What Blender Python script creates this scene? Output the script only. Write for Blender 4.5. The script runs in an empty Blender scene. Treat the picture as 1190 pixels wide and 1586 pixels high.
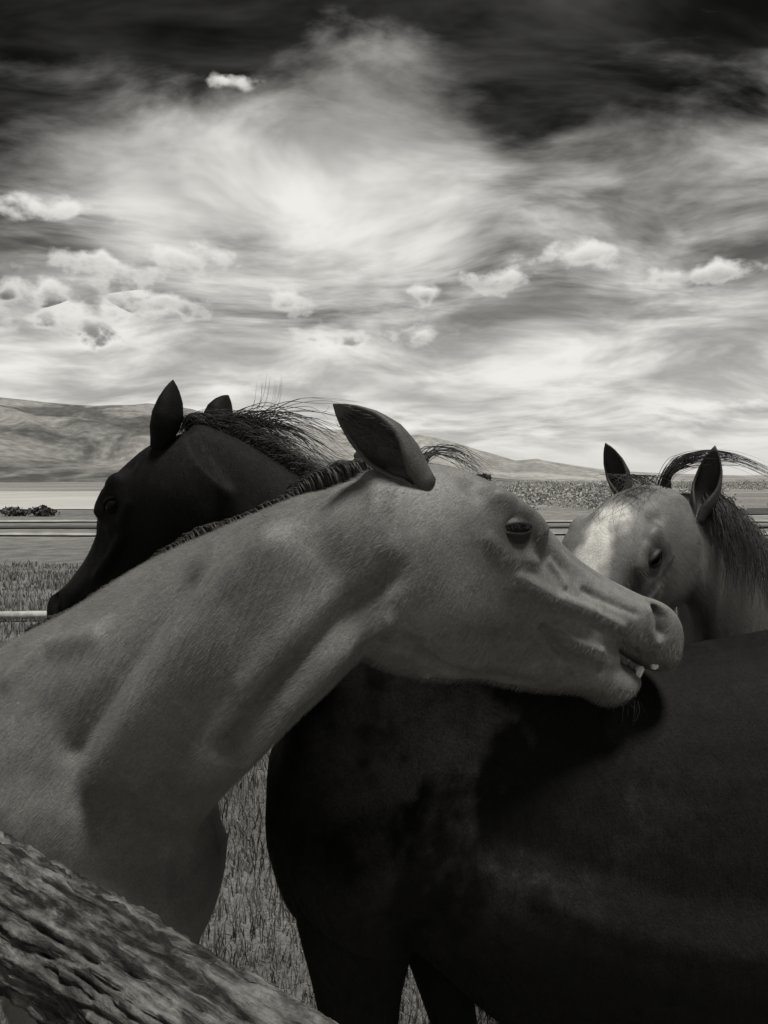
import bpy, bmesh, math, random
import numpy as np
from mathutils import Vector, Matrix
from mathutils.bvhtree import BVHTree

random.seed(7)
rng = np.random.default_rng(7)
scene = bpy.context.scene
COL = scene.collection

# ------------------------------------------------------------------ camera
CAM_H = 1.75
PITCH = math.atan(48 / 1190)          # looking very slightly down
cam_data = bpy.data.cameras.new('camera')
cam_data.sensor_fit = 'HORIZONTAL'
cam_data.sensor_width = 36
cam_data.lens = 36
cam_data.clip_start = 0.02
cam_data.clip_end = 40000
cam = bpy.data.objects.new('camera', cam_data)
cam.location = (0, 0, CAM_H)
cam.rotation_euler = (math.pi / 2 - PITCH, 0, 0)
COL.objects.link(cam)
scene.camera = cam

# ------------------------------------------------------------------ sun, exposure
SUN_DIR = Vector((0.14, -0.22, 0.965)).normalized()      # towards the sun
sun_data = bpy.data.lights.new('sun', 'SUN')
sun_data.energy = 4.8
sun_data.angle = math.radians(11)
sun_data.color = (1.0, 0.975, 0.92)
sun = bpy.data.objects.new('sun', sun_data)
sun.rotation_euler = (-SUN_DIR).to_track_quat('-Z', 'Y').to_euler()
sun.location = (-3, -2, 8)
COL.objects.link(sun)
scene.view_settings.view_transform = 'Standard'
scene.view_settings.look = 'None'
scene.view_settings.exposure = 0.0
scene.view_settings.gamma = 1.0
scene.view_settings.use_curve_mapping = False
scene.cycles.max_bounces = 5
scene.cycles.diffuse_bounces = 3
scene.cycles.use_denoising = True

FWD = np.array([0, math.cos(PITCH), -math.sin(PITCH)])
UPV = np.array([0, math.sin(PITCH), math.cos(PITCH)])
CAMP = np.array([0, 0, CAM_H])

def U(px, py, d):
    """real place of something seen at (px, py) of the 1190 px wide photograph, d metres away"""
    return CAMP + d * (FWD + np.array([(px - 595) / 1190, 0, 0]) + (793 - py) / 1190 * UPV)

def grey(v, a=1.0):
    return (v, v * 0.985, v * 0.935, a)

# ------------------------------------------------------------------ node helpers
class NT:
    def __init__(self, tree):
        self.t = tree
    def n(self, typ, **kw):
        nd = self.t.nodes.new(typ)
        for k, v in kw.items():
            setattr(nd, k, v)
        return nd
    def sock(self, s, v):
        if v is None:
            return
        if isinstance(v, bpy.types.NodeSocket):
            self.t.links.new(v, s)
        else:
            s.default_value = v
    def math(self, op, a, b=None, c=None, clamp=False):
        nd = self.n('ShaderNodeMath', operation=op, use_clamp=clamp)
        for i, v in enumerate((a, b, c)):
            if v is not None:
                self.sock(nd.inputs[i], v)
        return nd.outputs[0]
    def vmath(self, op, a, b=None, scale=None):
        nd = self.n('ShaderNodeVectorMath', operation=op)
        self.sock(nd.inputs[0], a)
        if b is not None:
            self.sock(nd.inputs[1], b)
        if scale is not None:
            self.sock(nd.inputs['Scale'], scale)
        return nd.outputs['Value'] if op in ('DOT_PRODUCT', 'LENGTH') else nd.outputs['Vector']
    def noise(self, vec, scale, detail=4, rough=0.55, dist=0.0, dims='3D'):
        nd = self.n('ShaderNodeTexNoise', noise_dimensions=dims)
        self.sock(nd.inputs['Vector'], vec)
        nd.inputs['Scale'].default_value = scale
        nd.inputs['Detail'].default_value = detail
        nd.inputs['Roughness'].default_value = rough
        nd.inputs['Distortion'].default_value = dist
        return nd.outputs['Fac']
    def maprange(self, v, a, b, c=0.0, d=1.0, smooth=True):
        nd = self.n('ShaderNodeMapRange')
        nd.interpolation_type = 'SMOOTHSTEP' if smooth else 'LINEAR'
        self.sock(nd.inputs['Value'], v)
        for nm, x in (('From Min', a), ('From Max', b), ('To Min', c), ('To Max', d)):
            self.sock(nd.inputs[nm], x)
        return nd.outputs['Result']
    def mixf(self, f, a, b):
        nd = self.n('ShaderNodeMix', data_type='FLOAT')
        self.sock(nd.inputs[0], f); self.sock(nd.inputs[2], a); self.sock(nd.inputs[3], b)
        return nd.outputs[0]
    def tint(self, v):
        """scalar tone -> the print's slightly warm grey"""
        nd = self.n('ShaderNodeCombineColor')
        self.sock(nd.inputs[0], v)
        self.sock(nd.inputs[1], self.math('MULTIPLY', v, 0.985))
        self.sock(nd.inputs[2], self.math('MULTIPLY', v, 0.935))
        return nd.outputs[0]
    def mapping(self, vec, scale=(1, 1, 1), rot=(0, 0, 0), loc=(0, 0, 0)):
        nd = self.n('ShaderNodeMapping')
        self.sock(nd.inputs['Vector'], vec)
        nd.inputs['Scale'].default_value = scale
        nd.inputs['Rotation'].default_value = rot
        nd.inputs['Location'].default_value = loc
        return nd.outputs[0]

# ------------------------------------------------------------------ sky
world = bpy.data.worlds.new('World')
scene.world = world
world.use_nodes = True
world.cycles.sampling_method = 'MANUAL'
world.cycles.sample_map_resolution = 512
wt = world.node_tree
wt.nodes.clear()
W = NT(wt)
geo = W.n('ShaderNodeTexCoord').outputs['Generated']
sky = W.n('ShaderNodeTexSky', sky_type='NISHITA')
sky.sun_disc = False
sky.sun_elevation = math.asin(SUN_DIR.z)
sky.sun_rotation = math.atan2(SUN_DIR.x, SUN_DIR.y)
sky.altitude = 1800
bw = W.n('ShaderNodeRGBToBW')
wt.links.new(sky.outputs[0], bw.inputs[0])
sep = W.n('ShaderNodeSeparateXYZ')
W.sock(sep.inputs[0], geo)
dx, dy, dz = sep.outputs
zc = W.math('MAXIMUM', dz, 0.0)
# flat cloud decks seen in perspective
inv = W.math('DIVIDE', 1.0, W.math('ADD', zc, 0.24))
comb = W.n('ShaderNodeCombineXYZ')
W.sock(comb.inputs[0], W.math('MULTIPLY', dx, inv))
W.sock(comb.inputs[1], W.math('MULTIPLY', dy, inv))
deck = comb.outputs[0]
# clear part of the sky: deep towards the zenith, as a red filter renders it
clear = W.math('POWER', W.math('MULTIPLY', bw.outputs[0], 0.17), 3.0)
clear = W.math('MINIMUM', clear, 0.55)
clear = W.math('MULTIPLY', clear, W.maprange(zc, 0.22, 0.46, 1.0, 0.10))
clear = W.math('MAXIMUM', clear, 0.006)
clear = W.math('ADD', clear, W.math('MULTIPLY', W.maprange(W.noise(W.mapping(deck, (0.9, 2.4, 1), (0, 0, 0.5)), 1.6, 5, 0.6, 0.4), 0.38, 0.75), 0.07))
warp = W.n('ShaderNodeTexNoise'); W.sock(warp.inputs['Vector'], deck)
warp.inputs['Scale'].default_value = 1.3; warp.inputs['Detail'].default_value = 1
wv = W.vmath('ADD', deck, W.vmath('SCALE', warp.outputs['Color'], scale=0.55))
soft = W.noise(W.mapping(wv, (0.8, 1.0, 1), (0, 0, 0.6), (8.4, 27.5, 0)), 1.7, 5, 0.52)
wisp = W.noise(W.mapping(wv, (1.6, 3.6, 1), (0, 0, 0.75), (8.3, 2.2, 0)), 1.7, 6, 0.62, 0.3)
shade = W.noise(W.mapping(wv, (1.0, 1.5, 1), (0, 0, 0.15), (1.3, 4.2, 0)), 2.6, 4, 0.55)
mixn = W.math('ADD', W.math('MULTIPLY', soft, 0.72), W.math('MULTIPLY', wisp, 0.28))
# the veil thins out upwards
thr = W.maprange(zc, 0.06, 0.56, 0.26, 0.605, False)
# the bank of high cloud that climbs up ahead
bank_dir = (FWD + np.array([(450 - 595) / 1190, 0, 0]) + (793 - 235) / 1190 * UPV); bank_dir /= np.linalg.norm(bank_dir)
bank = W.maprange(W.vmath('DOT_PRODUCT', geo, tuple(bank_dir)), 0.960, 0.998)
thr = W.math('SUBTRACT', thr, W.math('MULTIPLY', bank, 0.14))
cov = W.maprange(mixn, thr, W.math('ADD', thr, 0.24))
tone = W.mixf(W.maprange(shade, 0.30, 0.66), 0.40, 0.86)
tone = W.mixf(W.maprange(zc, 0.0, 0.08), 0.70, tone)
val = W.mixf(cov, clear, tone)
# small cumulus: each has its own place; they share the billow noise
best = None; bb = None; dk = None
PUFFS = [(52, 455, 60, 30, .10), (185, 420, 80, 34, .30), (130, 495, 100, 36, .22), (275, 400, 70, 22, .5),
         (240, 470, 75, 26, .3), (445, 468, 36, 22, .25), (510, 522, 60, 22, .3), (655, 520, 44, 18, .16),
         (772, 432, 62, 20, .42), (900, 395, 75, 20, .45), (1085, 425, 90, 15, .45), (60, 322, 66, 16, .7),
         (350, 124, 36, 10, .7), (1130, 628, 70, 9, .5), (660, 455, 40, 14, .3)]
for px, py, rx, ry, bd in PUFFS:
    d = (FWD + np.array([(px - 595) / 1190, 0, 0]) + (793 - py) / 1190 * UPV)
    L = np.linalg.norm(d); d = d / L
    r = np.cross(d, [0, 0, 1]); r /= np.linalg.norm(r)
    u = np.cross(r, d)
    k = 1190 / L
    a = W.vmath('DOT_PRODUCT', geo, tuple(r * k / rx))
    b = W.vmath('DOT_PRODUCT', geo, tuple(u * k / ry))
    rad = W.math('SQRT', W.math('MULTIPLY_ADD', a, a, W.math('MULTIPLY', b, b)))
    f = W.math('SUBTRACT', 1.0, rad)
    if best is None:
        best, bb, dk = f, b, bd
    else:
        g = W.math('GREATER_THAN', f, best)
        bb = W.mixf(g, bb, b); dk = W.mixf(g, dk, bd)
        best = W.math('MAXIMUM', best, f)
bn = W.noise(W.mapping(geo, (1, 1, 1.5)), 30, 4, 0.5, 0.1)
dens = W.math('ADD', best, W.math('MULTIPLY', W.math('SUBTRACT', bn, 0.5), 2.9))
al = W.math('MULTIPLY', W.maprange(dens, 0.0, 0.9), W.math('MULTIPLY', W.math('GREATER_THAN', dy, 0.2), 0.92))
sh = W.math('ADD', W.math('MULTIPLY', bb, 0.55), W.math('MULTIPLY', W.math('SUBTRACT', bn, 0.5), -0.8))
core = W.math('MULTIPLY', W.maprange(dens, 0.25, 0.9), W.maprange(sh, 0.28, -0.40))
val = W.mixf(al, val, W.mixf(core, 0.88, dk))
bg = W.n('ShaderNodeBackground')
W.sock(bg.inputs['Color'], W.tint(W.math('MULTIPLY', val, 10.0)))
bg.inputs['Strength'].default_value = 0.1
wo = W.n('ShaderNodeOutputWorld')
wt.links.new(bg.outputs[0], wo.inputs[0])

# ------------------------------------------------------------------ numpy noise
def _hash(ix, iy, iz, seed):
    h = (ix.astype(np.int64) * 374761393 + iy.astype(np.int64) * 668265263 + iz.astype(np.int64) * 2147483647 + seed * 144665) & 0xffffffff
    h = ((h ^ (h >> 13)) * 1274126177) & 0xffffffff
    return ((h ^ (h >> 16)) & 0xffff) / 65535.0

def vnoise(P, seed=0):
    P = np.asarray(P, float)
    I = np.floor(P).astype(np.int64)
    f = P - I
    f = f * f * f * (f * (f * 6 - 15) + 10)
    out = 0
    for cx in (0, 1):
        wx = f[:, 0] if cx else 1 - f[:, 0]
        for cy in (0, 1):
            wy = f[:, 1] if cy else 1 - f[:, 1]
            for cz in (0, 1):
                wz = f[:, 2] if cz else 1 - f[:, 2]
                out = out + wx * wy * wz * _hash(I[:, 0] + cx, I[:, 1] + cy, I[:, 2] + cz, seed)
    return out * 2 - 1

def fbm(P, octaves=4, gain=0.5, seed=0):
    P = np.asarray(P, float)
    a, s, out, tot = 1.0, 1.0, 0, 0
    for o in range(octaves):
        out = out + a * vnoise(P * s + 17.3 * o, seed + o)
        tot += a
        a *= gain; s *= 2.03
    return out / tot

# ------------------------------------------------------------------ object helpers
def tag(o, label=None, cat=None, group=None, kind=None):
    for k, v in (('label', label), ('category', cat), ('group', group), ('kind', kind)):
        if v:
            o[k] = v
    return o

def mesh_obj(name, verts, faces, mat=None, parent=None, smooth=True):
    me = bpy.data.meshes.new(name)
    me.from_pydata([tuple(v) for v in verts], [], [tuple(f) for f in faces])
    me.update()
    if smooth:
        me.polygons.foreach_set('use_smooth', np.ones(len(me.polygons), dtype=bool))
    o = bpy.data.objects.new(name, me)
    COL.objects.link(o)
    if mat:
        me.materials.append(mat)
    if parent:
        o.parent = parent
        o.matrix_parent_inverse = parent.matrix_world.inverted()
    return o

def empty(name, loc):
    o = bpy.data.objects.new(name, None)
    o.empty_display_size = 0.2
    o.location = loc
    COL.objects.link(o)
    o.matrix_world = Matrix.Translation(loc)
    return o

def material(name):
    m = bpy.data.materials.new(name)
    m.use_nodes = True
    t = m.node_tree
    b = t.nodes['Principled BSDF']
    return m, NT(t), b

# ------------------------------------------------------------------ materials
def coat_material(name, tone, speck=0.25, rough=0.55, spec=0.35, fur=0.35):
    m, T, b = material(name)
    co = T.n('ShaderNodeTexCoord').outputs['Object']
    at = T.n('ShaderNodeAttribute', attribute_name='tone').outputs['Fac']
    big = T.noise(co, 5.0, 4, 0.55)
    mid = T.noise(co, 38.0, 4, 0.65)
    fine = T.noise(co, 260.0, 3, 0.7)
    strand = T.noise(T.mapping(co, (420, 140, 420), (0.3, 0.5, 0.2)), 1.0, 2, 0.6)
    v = T.math('MULTIPLY', T.maprange(big, 0.3, 0.7, 0.82, 1.16), tone)
    v = T.math('MULTIPLY', v, T.maprange(mid, 0.28, 0.72, 1 - speck, 1 + speck * 0.8))
    v = T.math('MULTIPLY', v, T.maprange(fine, 0.3, 0.7, 1 - speck * 1.1, 1 + speck))
    v = T.math('MULTIPLY', v, T.maprange(strand, 0.25, 0.75, 0.86, 1.14))
    # crusts of dried mud flecks
    fl = T.noise(co, 120.0, 2, 0.5)
    v = T.math('MULTIPLY', v, T.mixf(T.maprange(fl, 0.66, 0.72), 1.0, 1.25))
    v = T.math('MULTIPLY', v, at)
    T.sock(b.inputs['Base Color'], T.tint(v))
    T.sock(b.inputs['Roughness'], T.maprange(mid, 0.3, 0.7, rough - 0.06, rough + 0.1))
    b.inputs['Specular IOR Level'].default_value = spec
    h = T.math('ADD', T.math('MULTIPLY', fine, 0.5), T.math('ADD', T.math('MULTIPLY', strand, 0.5), T.math('MULTIPLY', mid, 0.8)))
    bp = T.n('ShaderNodeBump')
    bp.inputs['Strength'].default_value = fur
    bp.inputs['Distance'].default_value = 0.004
    T.sock(bp.inputs['Height'], h)
    T.sock(b.inputs['Normal'], bp.outputs[0])
    return m

def simple_material(name, tone, rough=0.6, var=0.2, scale=20, spec=0.4, bump=0.0):
    m, T, b = material(name)
    co = T.n('ShaderNodeTexCoord').outputs['Object']
    n = T.noise(co, scale, 5, 0.6)
    T.sock(b.inputs['Base Color'], T.tint(T.math('MULTIPLY', T.maprange(n, 0.3, 0.7, 1 - var, 1 + var), tone)))
    b.inputs['Roughness'].default_value = rough
    b.inputs['Specular IOR Level'].default_value = spec
    if bump:
        bp = T.n('ShaderNodeBump')
        bp.inputs['Strength'].default_value = bump
        bp.inputs['Distance'].default_value = 0.01
        T.sock(bp.inputs['Height'], n)
        T.sock(b.inputs['Normal'], bp.outputs[0])
    return m

M_TAN = coat_material('tan_coat', 0.148, 0.13)
M_BLACK = coat_material('black_coat', 0.008, 0.25, 0.65, 0.08)
M_PALE = coat_material('pale_coat', 0.15, 0.14)
M_HAIR_D = simple_material('dark_hair', 0.02, 0.5, 0.4, 60)
M_HAIR_M = simple_material('brown_hair', 0.032, 0.5, 0.5, 60)
M_EYE = simple_material('eye', 0.004, 0.10, 0.3, 30, 0.12)
M_TOOTH = simple_material('tooth', 0.72, 0.35, 0.12, 80)

# ------------------------------------------------------------------ ground
def ground_material():
    m, T, b = material('pasture')
    co = T.n('ShaderNodeNewGeometry').outputs['Position']
    a = T.noise(co, 0.02, 6, 0.6)
    c = T.noise(T.mapping(co, (0.25, 1.2, 1)), 0.06, 5, 0.6)
    d = T.noise(co, 1.7, 6, 0.65)
    e = T.noise(co, 60, 4, 0.7)
    v = T.math('MULTIPLY', T.maprange(a, 0.3, 0.7, 0.75, 1.3), 0.17)
    v = T.math('MULTIPLY', v, T.maprange(c, 0.3, 0.7, 0.7, 1.35))
    v = T.math('MULTIPLY', v, T.maprange(d, 0.3, 0.7, 0.7, 1.3))
    v = T.math('MULTIPLY', v, T.maprange(e, 0.3, 0.7, 0.6, 1.4))
    T.sock(b.inputs['Base Color'], T.tint(v))
    b.inputs['Roughness'].default_value = 0.9
    b.inputs['Specular IOR Level'].default_value = 0.1
    bp = T.n('ShaderNodeBump')
    bp.inputs['Strength'].default_value = 0.6
    bp.inputs['Distance'].default_value = 0.05
    T.sock(bp.inputs['Height'], T.math('ADD', d, e))
    T.sock(b.inputs['Normal'], bp.outputs[0])
    return m
M_GROUND = ground_material()

def gz(x, y):
    """height of the ground sheet"""
    x = np.asarray(x, float); y = np.asarray(y, float)
    r = np.hypot(x, y)
    k = np.clip((r - 700) / 600, 0, 1)
    n = fbm(np.stack([x / 90, y / 90, x * 0], -1).reshape(-1, 3), 3, 0.5, 5).reshape(x.shape)
    near = fbm(np.stack([x / 3, y / 3, x * 0], -1).reshape(-1, 3), 2, 0.5, 9).reshape(x.shape)
    return n * k * 2.0 + near * 0.03 * np.clip((r - 3) / 6, 0, 1)

def polar_sheet(name, az0, az1, nA, radii, hfun, mat):
    A = np.linspace(az0, az1, nA)
    R = np.asarray(radii)
    AA, RR = np.meshgrid(A, R)
    X = RR * np.sin(AA); Y = RR * np.cos(AA)
    Z = hfun(X, Y, AA, RR)
    V = np.stack([X, Y, Z], -1).reshape(-1, 3)
    F = []
    n = nA
    for i in range(len(R) - 1):
        for j in range(nA - 1):
            F.append((i * n + j, i * n + j + 1, (i + 1) * n + j + 1, (i + 1) * n + j))
    o = mesh_obj(name, V, F, mat)
    return o
radii = np.concatenate([[0.01], np.geomspace(0.6, 12000, 130)])
g = polar_sheet('ground', -math.pi, math.pi, 241, radii, lambda X, Y, A, R: gz(X, Y) * (R > 0.1), M_GROUND)
tag(g, kind='structure')

# ------------------------------------------------------------------ hills
def hill_material(name, tone, contrast, scale):
    m, T, b = material(name)
    co = T.n('ShaderNodeNewGeometry').outputs['Position']
    n1 = T.noise(T.mapping(co, (1, 0.5, 1.6)), scale, 7, 0.62, 0.5)
    n2 = T.noise(co, scale * 7, 5, 0.6)
    n3 = T.noise(T.mapping(co, (0.5, 0.3, 2.5)), scale * 0.7, 3, 0.5)
    v = T.math('MULTIPLY', T.mixf(T.maprange(n1, 0.40, 0.60), 1 - contrast, 1 + contrast), tone)
    v = T.math('MULTIPLY', v, T.maprange(n2, 0.3, 0.7, 0.75, 1.25))
    v = T.math('MULTIPLY', v, T.maprange(n3, 0.3, 0.7, 0.85, 1.15))
    T.sock(b.inputs['Base Color'], T.tint(v))
    b.inputs['Roughness'].default_value = 0.95
    b.inputs['Specular IOR Level'].default_value = 0.05
    return m
M_HILL1 = hill_material('near_hill_grass', 0.145, 0.45, 0.006)
M_HILL2 = hill_material('far_hill_grass', 0.24, 0.18, 0.004)

def az(px):
    return math.atan((px - 595) / 1190)

def ridge_fun(pts):
    a = np.array([az(p[0]) for p in pts]); e = np.array([(745 - p[1]) / 1190 for p in pts])
    return lambda A: np.interp(A, a, e)
# crest lines (photograph px); beyond the frame the ranges simply go on
near_pts = [(-1600, 640), (-900, 610), (-400, 622), (-150, 616), (0, 624), (60, 628), (150, 633), (230, 630), (300, 640), (380, 662), (450, 690), (520, 708), (600, 722), (700, 733), (800, 742), (1000, 748), (2600, 748)]
far_pts = [(-1600, 650), (0, 660), (250, 650), (420, 656), (470, 661), (520, 668), (585, 668), (615, 678), (650, 675), (690, 683), (740, 698), (800, 714), (830, 711), (880, 720), (950, 730), (1040, 734), (1150, 737), (1250, 734), (1500, 715), (1900, 690), (2600, 680)]
nr, fr = ridge_fun(near_pts), ridge_fun(far_pts)
def hill_h(ridge, r0, r1, r2, amp, sc, seed):
    def f(X, Y, A, R):
        E = ridge(A)
        t = np.clip((R - r0) / (r1 - r0), 0, 1)
        up = t * t * (3 - 2 * t)
        up = 0.55 * up + 0.45 * t
        dn = np.clip((R - r1) / (r2 - r1), 0, 1)
        P = np.stack([X * sc, Y * sc, X * 0], -1).reshape(-1, 3)
        n = 1 - np.abs(fbm(P, 5, 0.5, seed).reshape(X.shape)) * 2
        h = E * r1 * up * (1 - 0.6 * dn * dn)
        rel = np.clip(E * r1, 4, None)
        return h + (n - 0.75) * amp * rel * np.sin(np.pi * np.clip(t, 0, 1) ** 1.2) * 0.9 + (n - .7) * rel * 0.05 * up - 3 * (t <= 0) - 30 * (dn >= 1)
    return f
h1 = polar_sheet('hill', math.radians(-62), math.radians(58), 520, np.concatenate([np.linspace(1150, 2600, 60), np.linspace(2650, 4200, 16)]),
                 hill_h(nr, 1200, 2600, 4200, 0.30, 1 / 520, 31), M_HILL1)
tag(h1, kind='structure')
h2 = polar_sheet('mountain_range', math.radians(-64), math.radians(60), 620, np.concatenate([np.linspace(2900, 6200, 60), np.linspace(6300, 9000, 14)]),
                 hill_h(fr, 3000, 6200, 9000, 0.34, 1 / 1300, 47), M_HILL2)
tag(h2, kind='structure')

# ------------------------------------------------------------------ loft + remesh tools
def catmull(P, k):
    P = np.asarray(P, float)
    n = len(P)
    out = []
    for i in range(n - 1):
        p0 = P[max(i - 1, 0)]; p1 = P[i]; p2 = P[i + 1]; p3 = P[min(i + 2, n - 1)]
        for j in range(k):
            t = j / k
            out.append(0.5 * ((2 * p1) + (-p0 + p2) * t + (2 * p0 - 5 * p1 + 4 * p2 - p3) * t * t + (-p0 + 3 * p1 - 3 * p2 + p3) * t ** 3))
    out.append(P[-1])
    return np.array(out)

class Soup:
    def __init__(self):
        self.V = []; self.F = []; self.n = 0
    def add(self, V, F):
        V = np.asarray(V, float)
        self.V.append(V)
        self.F += [tuple(i + self.n for i in f) for f in F]
        self.n += len(V)
    def rings(self, rings):
        """closed rings of equal length, capped at both ends"""
        n = len(rings[0]); V = []; F = []
        for r in rings:
            V += list(r)
        for i in range(len(rings) - 1):
            for j in range(n):
                k = (j + 1) % n
                F.append((i * n + j, i * n + k, (i + 1) * n + k, (i + 1) * n + j))
        V.append(np.mean(rings[0], 0)); V.append(np.mean(rings[-1], 0))
        a = len(V) - 2; b = len(V) - 1
        for j in range(n):
            k = (j + 1) % n
            F.append((a, k, j)); F.append((b, (len(rings) - 1) * n + j, (len(rings) - 1) * n + k))
        self.add(V, F)
    def loft(self, secs, k=5, n=28, wid=None):
        """secs: (top xyz, bottom xyz, half width[, fullness low]) ; section across the path"""
        D = np.array([list(s[0]) + list(s[1]) + [s[2]] + [s[3] if len(s) > 3 else 1.0] for s in secs], float)
        D = catmull(D, k)
        C = (D[:, :3] + D[:, 3:6]) / 2
        T = np.gradient(C, axis=0)
        rings = []
        th = np.linspace(0, 2 * np.pi, n, endpoint=False)
        lw = None
        for i in range(len(D)):
            u = D[i, :3] - D[i, 3:6]
            h = np.linalg.norm(u); u /= h
            w = np.cross(u, T[i]); L = np.linalg.norm(w)
            w = w / L if L > 1e-9 else lw
            lw = w
            c, s = np.cos(th), np.sin(th)
            # egg: q>1 fuller in the lower half
            q = D[i, 7]
            ww = D[i, 6] * np.where(c < 0, q ** 0.5, q ** -0.5)
            rings.append(C[i] + np.outer(c * h / 2, u) + np.outer(s * ww, w))
        self.rings(rings)
    def tube(self, pts, k=4, n=20, front=None):
        """pts: (xyz, radius along front, radius across)"""
        D = np.array([list(p[0]) + [p[1], p[2]] for p in pts], float)
        D = catmull(D, k)
        C = D[:, :3]; T = np.gradient(C, axis=0)
        th = np.linspace(0, 2 * np.pi, n, endpoint=False)
        rings = []
        for i in range(len(D)):
            t = T[i] / np.linalg.norm(T[i])
            a = front - t * np.dot(front, t); a /= np.linalg.norm(a)
            b = np.cross(t, a)
            rings.append(C[i] + np.outer(np.cos(th) * D[i, 3], a) + np.outer(np.sin(th) * D[i, 4], b))
        self.rings(rings)
    def ell(self, c, axes, R=np.eye(3), n=18):
        th = np.linspace(0, np.pi, n); ph = np.linspace(0, 2 * np.pi, 2 * n, endpoint=False)
        rings = []
        for t in th[1:-1]:
            rings.append(np.array(c) + (np.stack([np.sin(t) * np.cos(ph) * axes[0], np.sin(t) * np.sin(ph) * axes[1], np.full_like(ph, np.cos(t)) * axes[2]], 1)) @ R.T)
        self.rings(rings)
    def arrays(self):
        return np.concatenate(self.V), self.F

def laplace(me, it, fac, mask=None):
    V = get_v(me)
    E = np.empty(len(me.edges) * 2, dtype=np.int64); me.edges.foreach_get('vertices', E)
    E = E.reshape(-1, 2); n = len(V)
    cnt = np.bincount(E.ravel(), minlength=n)[:, None]
    for _ in range(it):
        S = np.empty_like(V)
        for c in range(3):
            S[:, c] = np.bincount(E[:, 0], V[E[:, 1], c], n) + np.bincount(E[:, 1], V[E[:, 0], c], n)
        W_ = V + fac * (S / cnt - V)
        V = W_ if mask is None else np.where(mask[:, None], W_, V)
    set_v(me, V)

def remesh(soup, voxel, smooth_iter):
    V, F = soup.arrays()
    me = bpy.data.meshes.new('tmp')
    me.from_pydata(V.tolist(), [], F)
    bm = bmesh.new(); bm.from_mesh(me)
    bmesh.ops.recalc_face_normals(bm, faces=bm.faces)
    bm.to_mesh(me); bm.free()
    o = bpy.data.objects.new('tmp', me)
    COL.objects.link(o)
    md = o.modifiers.new('r', 'REMESH'); md.mode = 'VOXEL'; md.voxel_size = voxel; md.use_smooth_shade = True
    dg = bpy.context.evaluated_depsgraph_get()
    ev = o.evaluated_get(dg)
    m2 = bpy.data.meshes.new_from_object(ev)
    bpy.data.objects.remove(o); bpy.data.meshes.remove(me)
    laplace(m2, smooth_iter, 0.5)
    return m2

def get_v(me):
    a = np.empty(len(me.vertices) * 3); me.vertices.foreach_get('co', a)
    return a.reshape(-1, 3)
def set_v(me, V):
    me.vertices.foreach_set('co', np.ascontiguousarray(V).ravel()); me.update()
def get_n(me):
    a = np.empty(len(me.vertices) * 3); me.vertex_normals.foreach_get('vector', a)
    return a.reshape(-1, 3)

def polydist(V, pts):
    pts = [np.asarray(p, float) for p in pts]
    best = np.full(len(V), 1e9)
    if len(pts) == 1:
        return np.linalg.norm(V - pts[0], axis=1)
    for a, b in zip(pts[:-1], pts[1:]):
        ab = b - a; L = ab @ ab + 1e-12
        t = np.clip(((V - a) @ ab) / L, 0, 1)
        d = np.linalg.norm(V - a - np.outer(t, ab), axis=1)
        best = np.minimum(best, d)
    return best

def brush(me, strokes):
    """strokes: (points, radius, amount along the normal)"""
    V = get_v(me); N = get_n(me)
    D = np.zeros(len(V))
    X = np.zeros_like(V)
    for st in strokes:
        pts, r, a = st[:3]
        d = polydist(V, pts)
        w = a * np.exp(-(d / r) ** 2)
        if len(st) > 3:
            X += np.outer(w, st[3])
        else:
            D += w
    set_v(me, V + N * D[:, None] + X)

def on_surface(me, pix, bvh=None):
    """points of the surface seen from the road side along a traced line"""
    out = []
    for px, py in pix:
        d = Vector(U(px, py, 1.0) - CAMP).normalized()
        h = bvh.ray_cast(Vector(CAMP), d)
        if h[0] is not None:
            out.append(np.array(h[0]))
    return out

# ------------------------------------------------------------------ horse head in its own frame (metres, x to the muzzle, y left, z dorsal)
FR = [0.03, .12, .25, .4, .55, .7, .85, .97]
HEAD = [
 (.00, -.040, -.225, [.028, .050, .064, .070, .070, .063, .050, .020]),
 (.04, -.012, -.255, [.034, .058, .074, .081, .080, .070, .055, .022]),
 (.08, .008, -.274, [.040, .066, .083, .089, .085, .075, .058, .024]),
 (.13, .019, -.283, [.048, .078, .092, .092, .086, .076, .058, .024]),
 (.18, .019, -.278, [.056, .090, .099, .092, .084, .073, .055, .022]),
 (.23, .013, -.270, [.054, .086, .093, .086, .078, .066, .048, .020]),
 (.29, -.008, -.250, [.044, .066, .075, .078, .068, .056, .042, .018]),
 (.35, -.025, -.238, [.036, .054, .063, .068, .064, .056, .046, .020]),
 (.41, -.033, -.208, [.031, .047, .056, .061, .061, .056, .046, .020]),
 (.46, -.036, -.142, [.028, .045, .055, .060, .060, .055, .045, .020]),
 (.51, -.037, -.134, [.027, .048, .061, .064, .063, .058, .047, .022]),
 (.55, -.034, -.138, [.030, .052, .063, .065, .064, .060, .051, .024]),
 (.585, -.045, -.142, [.025, .042, .051, .054, .055, .053, .046, .023]),
 (.607, -.061, -.139, [.018, .030, .038, .042, .044, .043, .037, .019]),
 (.620, -.080, -.130, [.009, .016, .022, .026, .027, .026, .022, .011]),
]
JAW = [(.20, -.11, -.262, .030), (.30, -.130, -.252, .042), (.38, -.135, -.240, .046), (.44, -.138, -.226, .048), (.49, -.138, -.214, .049),
       (.53, -.140, -.216, .049), (.56, -.142, -.214, .046), (.582, -.145, -.190, .036), (.592, -.152, -.174, .020)]

HEAD = [((h[0] if h[0] <= .35 else .35 + (h[0] - .35) * .90),) + tuple(h[1:]) for h in HEAD]
JAW = [((j[0] if j[0] <= .30 else .30 + (j[0] - .30) * .84), j[1], j[2] + .006, j[3]) for j in JAW]

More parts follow.
